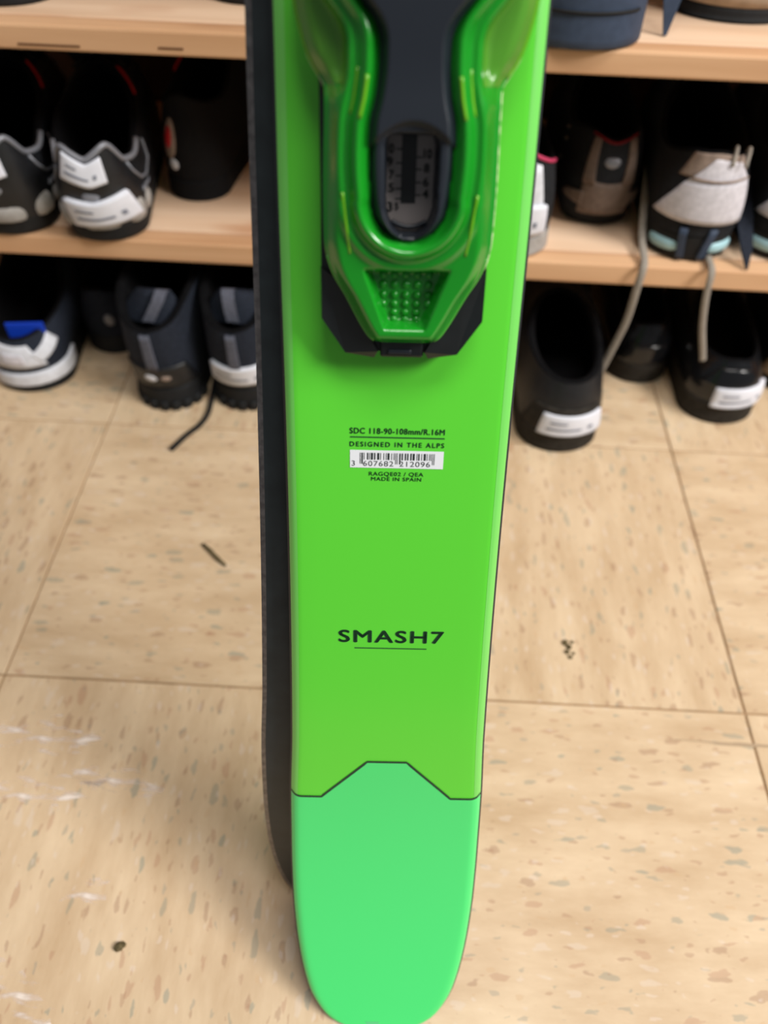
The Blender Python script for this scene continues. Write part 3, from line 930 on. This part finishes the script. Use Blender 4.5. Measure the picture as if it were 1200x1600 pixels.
    def laces(self, root, m_lace, m_stay, n=4):
        for sg in (-1, 1):
            self.patch(root, 'eyestay', [(0.5 + sg * 0.028, 0.52), (0.5 + sg * 0.085, 0.50), (0.5 + sg * 0.14, 0.97), (0.5 + sg * 0.05, 0.97)], m_stay, 0.0016)
        for k in range(n):
            t = 0.58 + 0.35 * k / max(1, n - 1); d = 0.05 + 0.035 * k / max(1, n - 1)
            self.line(root, 'lace', [(0.5 - d, t), (0.5 - d / 2, t + 0.01), (0.5, t + 0.015), (0.5 + d / 2, t + 0.01), (0.5 + d, t)], 0.0026, m_lace, 0.0036, 0.6)

def place(root, x, y, z, rot):
    root.location = (x, y, z); root.rotation_euler = (0, 0, math.radians(rot))

G_LOW, G_MID, G_TOP = 'shoes on the floor under the rack', 'shoes on the lower board of the rack', 'shoes on the upper board of the rack'
ZM, ZT = 0.1827, 0.3642

# --- lower board, left: a pair of black running shoes with silver piping and grey heel pads
def silver_runner(label, x, y, rot, tag2, low_label):
    sh = Shoe(L=0.262, heel=0.038, ball=0.041, sole=0.016, collar_w=0.0385, y0=-0.002, y1=0.150, bulge=0.0045, flare=0.98,
              collar=((0, .080), (.07, .086), (.14, .090), (.26, .070), (.36, .066), (.46, .080), (.7, .090), (1, .112)))
    r = empty('running_shoe', label, 'shoe', G_MID)
    sh.body(r, M_BLKLEA, M_RUB, M_LIN, lip=0.007)
    sh.tongue(r, M_BLKFAB, rise=0.016)
    sh.laces(r, M_LACEBLK, M_BLKLEA)
    sh.line(r, 'collar_piping', [(u, 1.0) for u in np.linspace(-0.21, 0.21, 48)], 0.0026, M_SILVER, 0.0)
    sh.line(r, 'red_cord', [(u, 1.0) for u in np.linspace(0.34, 0.44, 14)], 0.0014, M_RED, 0.0015)
    for sg in (-1, 1):
        sh.line(r, 'side_piping', [(sg * 0.125, 0.93), (sg * 0.128, 0.75), (sg * 0.14, 0.58), (sg * 0.165, 0.52), (sg * 0.20, 0.60), (sg * 0.215, 0.85)], 0.0013, M_SILVER, 0.0006)
    for (u, du, t) in ((0.0, 0.040, 0.02), (0.085, 0.026, 0.06), (0.135, 0.018, 0.10), (-0.085, 0.026, 0.06), (-0.135, 0.018, 0.10)):
        sh.blobpatch(r, 'heel_pad', u, t + 0.03, du, 0.17, M_GREYPOD, 0.0035, rot=0.25 if u > 0 else (-0.25 if u < 0 else 0), power=3)
    sh.blobpatch(r, 'heel_emblem', -0.005, 0.48, 0.018, 0.07, M_SILVER, 0.0012)
    sh.line(r, 'side_emblem', [(0.12, 0.36), (0.128, 0.43), (0.136, 0.36), (0.144, 0.43), (0.155, 0.38), (0.165, 0.43)], 0.0012, M_SILVER, 0.001)
    sh.label(r, [(-0.062, 0.66), (0.038, 0.64), (0.042, 0.93), (-0.058, 0.97)] if low_label else [(-0.05, 0.66), (0.035, 0.64), (0.035, 0.93), (-0.05, 0.95)], name='heel_tab_label')
    if low_label:
        sh.label(r, [(-0.048, 0.06), (0.088, 0.10), (0.070, 0.46), (-0.064, 0.40)], lift=0.0046)
    place(r, x, y, ZM, rot)
    return r
silver_runner('black running shoe with silver piping, cut off by the left edge of the photo', -0.377, 0.660, 9, True, False)
silver_runner('black running shoe with silver piping and two white labels on its heel', -0.286, 0.655, 9, True, True)

# --- dark shoe beside them
sh = Shoe(L=0.215, heel=0.031, ball=0.034, sole=0.020, collar_w=0.030, y1=0.12, collar=((0, .10), (.4, .085), (1, .125)))
r = empty('sneaker', 'black sneaker with a red and grey side tag next to the two-label running shoe', 'shoe', G_MID)
sh.body(r, M_JET, M_JET, M_LIN); sh.tongue(r, M_JET, 0.014); sh.laces(r, M_LACEBLK, M_JET)
sh.blobpatch(r, 'side_tag_border', -0.045, 0.52, 0.026, 0.27, M_TAUPE, 0.0014, rot=0.1)
sh.blobpatch(r, 'side_tag', -0.045, 0.55, 0.016, 0.17, M_RED, 0.0030, rot=0.1)
sh.blobpatch(r, 'reflector', -0.040, 0.20, 0.016, 0.08, M_WHT, 0.0016)
sh.line(r, 'red_cord', [(u, 1.0) for u in np.linspace(-0.40, -0.30, 12)], 0.0014, M_RED, 0.0015)
place(r, -0.222, 0.744, ZM, -6)

# --- lower board, right
sh = Shoe(L=0.25, heel=0.036, ball=0.040, sole=0.018, collar_w=0.036, y0=0.0, collar=((0, .098), (.3, .080), (.5, .072), (1, .105)))
r = empty('sneaker', 'dark sneaker with white heel and pink collar trim, half hidden behind the green ski', 'shoe', G_MID)
sh.body(r, M_BLKFAB, M_GREYPOD, M_LIN); sh.tongue(r, M_BLKFAB, 0.012); sh.laces(r, M_LACEBLK, M_BLKFAB)
sh.patch(r, 'heel_panel', [(-0.07, 0.02), (0.055, 0.02), (0.045, 0.92), (-0.06, 0.92)], M_WHT, 0.001)
sh.line(r, 'collar_piping', [(u, 1.0) for u in np.linspace(-0.15, 0.15, 30)], 0.0018, M_PINK, 0.0)
sh.label(r, [(-0.06, 0.06), (0.06, 0.06), (0.058, 0.45), (-0.055, 0.45)])
place(r, 0.100, 0.664, ZM, 4)

sh = Shoe(L=0.235, heel=0.036, ball=0.037, sole=0.016, collar_w=0.034, y0=0.006, y1=0.13, flare=0.92, collar=((0, .082), (.2, .088), (.45, .080), (1, .115)))
r = empty('running_shoe', 'black running shoe with taupe Y-shaped heel counter, metal eyelets and red-edged collar', 'shoe', G_MID)
sh.body(r, M_BLKFAB, M_RUB, M_LIN); sh.tongue(r, M_BLKFAB, 0.012); sh.laces(r, M_LACEBLK, M_BLKFAB)
sh.patch(r, 'heel_counter', [(-0.055, -0.15), (0.055, -0.15), (0.058, 0.46), (-0.058, 0.46)], M_TAUPESHADE, 0.0015)
for sg in (-1, 1):
    q = [(sg * 0.030, 0.42), (sg * 0.060, 0.42), (sg * 0.074, 0.97), (sg * 0.050, 0.97)]
    sh.patch(r, 'heel_strap', q, M_TAUPESHADE, 0.0022)
    sh.patch(r, 'side_wing', [(sg * 0.05, 0.10), (sg * 0.11, 0.16), (sg * 0.10, 0.24), (sg * 0.05, 0.30)], M_TAUPESHADE, 0.0018)
sh.blobpatch(r, 'heel_emblem', 0.0, 0.74, 0.022, 0.075, M_SILVER, 0.0016)
sh.line(r, 'collar_piping', [(u, 0.99) for u in np.linspace(-0.09, 0.09, 24)], 0.0012, M_REDSHADE, 0.0)
for (u, t) in ((-0.215, 0.86), (-0.195, 0.70), (-0.185, 0.40), (-0.195, 0.22)):
    sh.blobpatch(r, 'eyelet', u, t, 0.0075, 0.036, M_EYELET, 0.0016)
place(r, 0.188, 0.722, ZM, 1)

def lace_curve(name, pts, r, m, root, flat=0.45):
    """smooth a polyline (Catmull-Rom) into a lace"""
    P = [Vector(p) for p in pts]; out = []
    for i in range(len(P) - 1):
        p0 = P[max(i - 1, 0)]; p1 = P[i]; p2 = P[i + 1]; p3 = P[min(i + 2, len(P) - 1)]
        for k in range(6):
            t = k / 6
            out.append(0.5 * ((2 * p1) + (p2 - p0) * t + (2 * p0 - 5 * p1 + 4 * p2 - p3) * t * t + (3 * p1 - p0 - 3 * p2 + p3) * t ** 3))
    out.append(P[-1])
    inv = root.matrix_basis.inverted() if root is not None else Matrix.Identity(4)
    return link(name, tube_mesh(name, [inv @ p for p in out], r, 8, flat), m, root)

def patch_runner(label, x, y, rot, hanging):
    sh = Shoe(L=0.262, heel=0.040, ball=0.042, sole=0.026, collar_w=0.040, y0=0.010, y1=0.155, bulge=0.004, flare=0.98,
              collar=((0, .098), (.15, .095), (.4, .082), (.6, .09), (1, .118)))
    r = empty('trail_shoe', label, 'shoe', G_MID)
    sh.body(r, M_BLKFAB, M_RUB, M_LIN); sh.tongue(r, M_BLKFAB, 0.015); sh.laces(r, M_LACEBLK, M_BLKFAB)
    sh.patch(r, 'collar_lining_tab', [(-0.085, 0.72), (0.085, 0.72), (0.075, 1.0), (-0.075, 1.0)], M_TAUPE, 0.0010)
    sh.patch(r, 'heel_patch', [(-0.105, 0.20), (0.085, 0.16), (0.085, 0.72), (-0.060, 0.66)], M_PALE, 0.0026)
    sh.patch(r, 'heel_patch_top', [(-0.060, 0.66), (0.085, 0.72), (0.060, 0.92), (-0.010, 0.94)], M_PALE, 0.0024)
    for sg in (-1, 1):
        sh.blobpatch(r, 'sole_pad', sg * 0.062, -0.52, 0.036, 0.22, M_SKY, 0.0030, power=3)
        sh.patch(r, 'heel_notch', [(sg * 0.012, -0.9), (sg * 0.026, -0.9), (sg * 0.034, 0.10), (sg * 0.020, 0.10)], M_SLATE, 0.0030)
    sh.line(r, 'patch_seam', [(u, 0.70 + 0.5 * abs(u)) for u in np.linspace(-0.05, 0.08, 12)], 0.0010, M_TAUPE, 0.0034)
    loop = []
    for k in range(15):
        a = k / 14
        loop.append((0.010 + 0.004 * a, 0.010 - 0.006 + 0.022 * a, 0.090 + 0.010 * math.sin(a * math.pi) + 0.004 * a))
    for dx in (0.0, 0.011):
        link('pull_loop', tube_mesh('pull_loop', [Vector((p[0] + dx, p[1], p[2])) for p in loop], 0.0017, 7, 0.6), M_LACEGREY, r)
    place(r, x, y, ZM, rot)
    if hanging:
        bpy.context.view_layer.update()
        lace_curve('loose_lace', [(0.238, 0.790, 0.235), (0.228, 0.73, 0.216), (0.224, 0.69, 0.194), (0.2235, 0.662, 0.1865), (0.2215, 0.6515, 0.1815), (0.2205, 0.6495, 0.160), (0.221, 0.652, 0.125), (0.217, 0.655, 0.090), (0.2115, 0.6575, 0.052)], 0.0036, M_LACEGREY, r)
        lace_curve('loose_lace', [(0.287, 0.700, 0.1865), (0.286, 0.668, 0.1862), (0.285, 0.6495, 0.1835), (0.2870, 0.6470, 0.160), (0.296, 0.650, 0.125), (0.3075, 0.652, 0.093), (0.3115, 0.652, 0.081)], 0.0034, M_LACEGREY, r)
    return r
patch_runner('trail shoe with a large pale heel patch and two grey laces hanging off the board', 0.267, 0.668, -4, True)
patch_runner('trail shoe with pale heel patch at the right edge of the photo', 0.364, 0.672, -2, False)
# black strap end hanging out between the two trail shoes
st = link('shoe_strap', pydata('shoe_strap', [(x, y, z + dz) for dz in (0, 0.0025) for (x, y, z) in [(0.306, 0.74, 0.236), (0.324, 0.74, 0.236), (0.3085, 0.70, 0.214), (0.3245, 0.70, 0.214), (0.3125, 0.672, 0.196), (0.3235, 0.672, 0.196), (0.3185, 0.658, 0.1830), (0.3205, 0.658, 0.1830)]],
     [(0, 1, 3, 2), (2, 3, 5, 4), (4, 5, 7, 6), (8, 10, 11, 9), (10, 12, 13, 11), (12, 14, 15, 13), (0, 2, 10, 8), (2, 4, 12, 10), (4, 6, 14, 12), (1, 9, 11, 3), (3, 11, 13, 5), (5, 13, 15, 7), (6, 7, 15, 14), (0, 8, 9, 1)]), M_NAVYFAB, smooth=False)
tag(st, 'black pointed strap end hanging down between the two trail shoes', 'strap')

# --- floor, left
sh = Shoe(L=0.265, heel=0.041, ball=0.044, sole=0.024, collar_w=0.040, y0=0.004, y1=0.15, bulge=0.005, flare=1.02,
          collar=((0, .066), (.25, .070), (.5, .074), (.75, .098), (1, .125)))
r = empty('running_shoe', 'black and white running shoe with a blue tag inside, on the floor at far left', 'shoe', G_LOW)
sh.body(r, M_NAVYFAB, M_RUB, M_LIN); sh.tongue(r, M_LINBROWN, 0.014); sh.laces(r, M_LACEBLK, M_NAVYFAB)
sh.patch(r, 'heel_stripe', [(-0.09, 0.30), (0.055, 0.26), (0.03, 0.86), (-0.085, 0.90)], M_WHT, 0.0018)
sh.patch(r, 'side_stripe', [(0.045, 0.36), (0.115, 0.66), (0.108, 0.92), (0.030, 0.62)], M_WHT, 0.0020)
sh.patch(r, 'sole_stripe', [(-0.115, -0.66), (0.135, -0.42), (0.140, 0.14), (-0.11, -0.02)], M_WHT, 0.0030, nu=24)
sh.patch(r, 'heel_logo', [(-0.035, 0.42), (0.012, 0.42), (0.008, 0.66), (-0.038, 0.68)], M_PALE, 0.0030)
link('blue_tag', box_mesh('blue_tag', 0.040, 0.003, 0.024, 0.001, center=(0.010, 0.020, 0.066)), M_BLUE, r, smooth=False)
place(r, -0.414, 0.646, 0, 7)

sh = Shoe(L=0.235, heel=0.033, ball=0.036, sole=0.024, collar_w=0.032, y1=0.12, collar=((0, .082), (.4, .07), (1, .11)))
r = empty('running_shoe', 'dark running shoe set back in shadow behind the blue-tagged shoe', 'shoe', G_LOW)
sh.body(r, M_NAVYFAB, M_RUB, M_LIN); sh.tongue(r, M_BLKFAB, 0.012); sh.laces(r, M_LACEBLK, M_NAVYFAB)
sh.blobpatch(r, 'side_reflector', 0.02, 0.40, 0.016, 0.14, M_SILVER, 0.0014)
place(r, -0.345, 0.722, 0, 0)

def boot(label, x, y, rot, lab, loop_lean):
    sh = Shoe(L=0.270, heel=0.036, ball=0.039, sole=0.030, collar_w=0.040, y0=-0.008, y1=0.125, bulge=0.003, flare=1.02,
              collar=((0, .106), (.2, .112), (.42, .128), (.8, .132), (1, .136)))
    r = empty('hiking_boot', label, 'shoe', G_LOW)
    sh.body(r, M_NAVYFAB, M_RUB, M_LIN, lip=0.009); sh.tongue(r, M_NAVYFAB, 0.008); sh.laces(r, M_LACEBLK, M_BLKFAB)
    sh.patch(r, 'heel_counter', [(-0.10, 0.03), (0.10, 0.03), (0.085, 0.40), (-0.085, 0.40)], M_BLKLEA, 0.0020)
    sh.patch(r, 'heel_webbing', [(-0.012, 0.40), (0.012, 0.40), (0.012, 0.97), (-0.012, 0.97)], M_WEB, 0.0030)
    # padded tongue-like back lining that stands up inside the collar, with the pull loop on it
    rows = []
    for j in range(7):
        v = j / 6
        rows.append([Vector((q * 0.030 * (1 - 0.45 * v * v), 0.012 + 0.012 * v + 0.010 * q * q, 0.104 + 0.030 * v - 0.006 * q * q * v)) for q in np.linspace(-1, 1, 9)])
    back = [[p + Vector((0, 0.006, 0)) for p in row] for row in rows]
    link('collar_pad', grid_mesh('collar_pad', rows + back[::-1]), M_NAVYFAB, r)
    pts = [Vector((0.0, 0.0105, 0.108)), Vector((loop_lean * 0.4, 0.012, 0.119)), Vector((loop_lean * 0.8, 0.0155, 0.130)), Vector((loop_lean, 0.021, 0.138)), Vector((loop_lean, 0.030, 0.134))]
    link('pull_loop', grid_mesh('pull_loop', [[p + Vector((q * 0.0062, -0.0012, 0)) for q in (-1, -0.4, 0.4, 1)] for p in pts] + [[p + Vector((q * 0.0062, 0.0006, 0)) for q in (-1, -0.4, 0.4, 1)] for p in pts[::-1]]), M_WEB, r)
    for k in range(-4, 5):
        u = k * 0.028
        sh.patch(r, 'sole_lug', [(u - 0.009, -0.97), (u + 0.009, -0.97), (u + 0.008, -0.62), (u - 0.008, -0.62)], M_RUB, 0.0026, 3, 3)
    if lab:
        sh.label(r, [(-0.075, 0.10), (0.085, 0.10), (0.080, 0.42), (-0.070, 0.42)])
    else:
        sh.blobpatch(r, 'heel_emblem', -0.014, 0.22, 0.020, 0.085, M_WHT, 0.0036)
        sh.blobpatch(r, 'heel_emblem', 0.022, 0.22, 0.016, 0.06, M_TAUPE, 0.0036)
    place(r, x, y, 0, rot)
    return r
boot('black hiking boot with a small emblem on its heel, standing left of the labelled boot', -0.259, 0.628, -3, False, 0.016)
b2_ = boot('black hiking boot with a white label on its heel, beside the black ski base', -0.174, 0.634, -2, True, -0.004)
bpy.context.view_layer.update()
lace_curve('loose_lace', [(-0.205, 0.725, 0.030), (-0.212, 0.680, 0.008), (-0.2115, 0.650, 0.003), (-0.2105, 0.620, 0.003), (-0.2165, 0.600, 0.003), (-0.2265, 0.585, 0.003), (-0.238, 0.562, 0.003)], 0.0030, M_LACEBLK, b2_, 0.7)

# --- floor, right
sh = Shoe(L=0.275, heel=0.043, ball=0.047, sole=0.026, collar_w=0.039, y0=0.012, y1=0.152, bulge=0.004, flare=1.02,
          collar=((0, .082), (.25, .084), (.5, .088), (.8, .098), (1, .104)))
r = empty('slip_on_shoe', 'black slip-on shoe with wide open collar and white heel label, right of the green ski', 'shoe', G_LOW)
sh.body(r, M_BLKLEA, M_RUBBROWN, M_LIN, lip=0.008)
sh.patch(r, 'heel_counter', [(-0.10, 0.04), (0.10, 0.04), (0.08, 0.55), (-0.08, 0.55)], M_RUBBROWN, 0.0012)
sh.patch(r, 'elastic_gusset', [(0.30, 0.45), (0.36, 0.45), (0.38, 0.95), (0.30, 0.95)], M_BLKFAB, 0.001)
sh.label(r, [(-0.052, -0.04), (0.084, -0.02), (0.080, 0.42), (-0.048, 0.42)])
place(r, 0.171, 0.590, 0, 1)

sh = Shoe(L=0.225, heel=0.0345, ball=0.036, sole=0.024, collar_w=0.031, y0=0.014, y1=0.12, collar=((0, .070), (.4, .062), (1, .088)))
r = empty('dress_shoe', 'glossy black shoe set back in shadow behind the hanging grey lace', 'shoe', G_LOW)
sh.body(r, M_GLOSS, M_RUBBROWN, M_LIN); sh.tongue(r, M_GLOSS, 0.010); sh.laces(r, M_LACEBLK, M_GLOSS)
sh.patch(r, 'heel_cap', [(-0.09, 0.04), (0.09, 0.04), (0.06, 0.55), (-0.06, 0.55)], M_GLOSS, 0.0014)
place(r, 0.278, 0.712, 0, 3)

sh = Shoe(L=0.262, heel=0.041, ball=0.043, sole=0.026, collar_w=0.035, y0=0.016, y1=0.145, bulge=0.005, collar=((0, .072), (.4, .066), (1, .092)))
r = empty('dress_shoe', 'glossy black shoe with a white heel label below the right-hand hanging lace', 'shoe', G_LOW)
sh.body(r, M_GLOSS, M_RUBBROWN, M_LIN); sh.tongue(r, M_GLOSS, 0.010); sh.laces(r, M_LACEBLK, M_GLOSS)
sh.patch(r, 'heel_cap', [(-0.08, 0.42), (0.08, 0.42), (0.05, 0.86), (-0.05, 0.86)], M_GLOSS, 0.0018)
sh.label(r, [(-0.035, -0.10), (0.098, 0.02), (0.095, 0.50), (-0.035, 0.44)])
place(r, 0.355, 0.648, 0, -2)

sh = Shoe(L=0.24, heel=0.036, ball=0.040, sole=0.022, collar_w=0.034, y0=0.010, collar=((0, .075), (.4, .066), (1, .10)))
r = empty('leather_shoe', 'black shoe with tan heel patch on the floor at the right edge', 'shoe', G_LOW)
sh.body(r, M_BLKLEA, M_RUBBROWN, M_LIN); sh.tongue(r, M_BLKLEA, 0.010); sh.laces(r, M_LACEBLK, M_BLKLEA)
sh.patch(r, 'heel_patch', [(-0.10, -0.2), (0.08, -0.2), (0.07, 0.32), (-0.09, 0.30)], M_TAN, 0.0016)
place(r, 0.452, 0.706, 0, 0)

sh = Shoe(L=0.235, heel=0.031, ball=0.033, sole=0.022, collar_w=0.030, y1=0.12, collar=((0, .076), (.4, .066), (1, .098)))
r = empty('leather_shoe', 'dark shoe in shadow between the green ski and the slip-on shoe', 'shoe', G_LOW)
sh.body(r, M_BLKLEA, M_RUB, M_LIN); sh.tongue(r, M_BLKLEA, 0.010); sh.laces(r, M_LACEBLK, M_BLKLEA)
place(r, 0.086, 0.738, 0, 0)

# --- upper board
def top_shoe(name, label, x, y, rot, m_up, m_sole, L=0.27, sole=0.026, heel=0.040, extra=None, flare=1.03):
    sh = Shoe(L=L, heel=heel, ball=0.050, sole=sole, collar_w=0.037, collar=((0, .080), (.4, .068), (1, .105)), flare=flare)
    r = empty(name, label, 'shoe', G_TOP)
    sh.body(r, m_up, m_sole, M_LIN); sh.tongue(r, m_up, 0.010); sh.laces(r, M_LACEBLK, m_up)
    if extra: extra(sh, r)
    place(r, x, y, ZT, rot)
    return r
def clog_extra(sh, r):
    sh.line(r, 'sole_groove', [(u, -0.46) for u in np.linspace(-0.07, 0.07, 24)], 0.0012, M_RUB, 0.0004)
    sh.patch(r, 'heel_panel', [(-0.11, 0.05), (0.11, 0.05), (0.09, 0.6), (-0.09, 0.6)], M_SLATE, 0.0015)
top_shoe('clog', 'blue-grey shoe with a thick rubber heel, on the upper board right of the green ski', 0.128, 0.655, 2, M_SLATE, M_SLATE, heel=0.046, sole=0.046, extra=clog_extra)
def tan_extra(sh, r):
    sh.patch(r, 'heel_panel', [(-0.13, 0.02), (0.13, 0.02), (0.10, 0.7), (-0.10, 0.7)], M_TAN, 0.0016)
top_shoe('leather_shoe', 'tan shoe with a dark sole on the upper board at top right', 0.262, 0.730, -6, M_TAN, M_RUB, sole=0.010, heel=0.050, extra=tan_extra)
top_shoe('leather_shoe', 'dark shoe on the upper board at the top left corner', -0.345, 0.700, 0, M_BLKLEA, M_RUB)
top_shoe('leather_shoe', 'dark shoe on the upper board just left of the black ski base', -0.142, 0.728, 0, M_BLKLEA, M_RUB)
tg = link('hanging_strap', pydata('hanging_strap', [(x, y, z) for dy in (0, 0.003) for (x, y, z) in [(0.180, 0.700 + dy, 0.430), (0.206, 0.700 + dy, 0.430), (0.184, 0.697 + dy, 0.405), (0.205, 0.697 + dy, 0.405), (0.1935, 0.690 + dy, 0.3650), (0.1960, 0.690 + dy, 0.3650)]],
     [(0, 1, 3, 2), (2, 3, 5, 4), (6, 8, 9, 7), (8, 10, 11, 9), (0, 2, 8, 6), (2, 4, 10, 8), (1, 7, 9, 3), (3, 9, 11, 5), (4, 5, 11, 10), (0, 6, 7, 1)]), M_SLATE, smooth=False)
tag(tg, 'blue-grey pointed strap standing on the upper board beside the blue-grey shoe', 'strap')
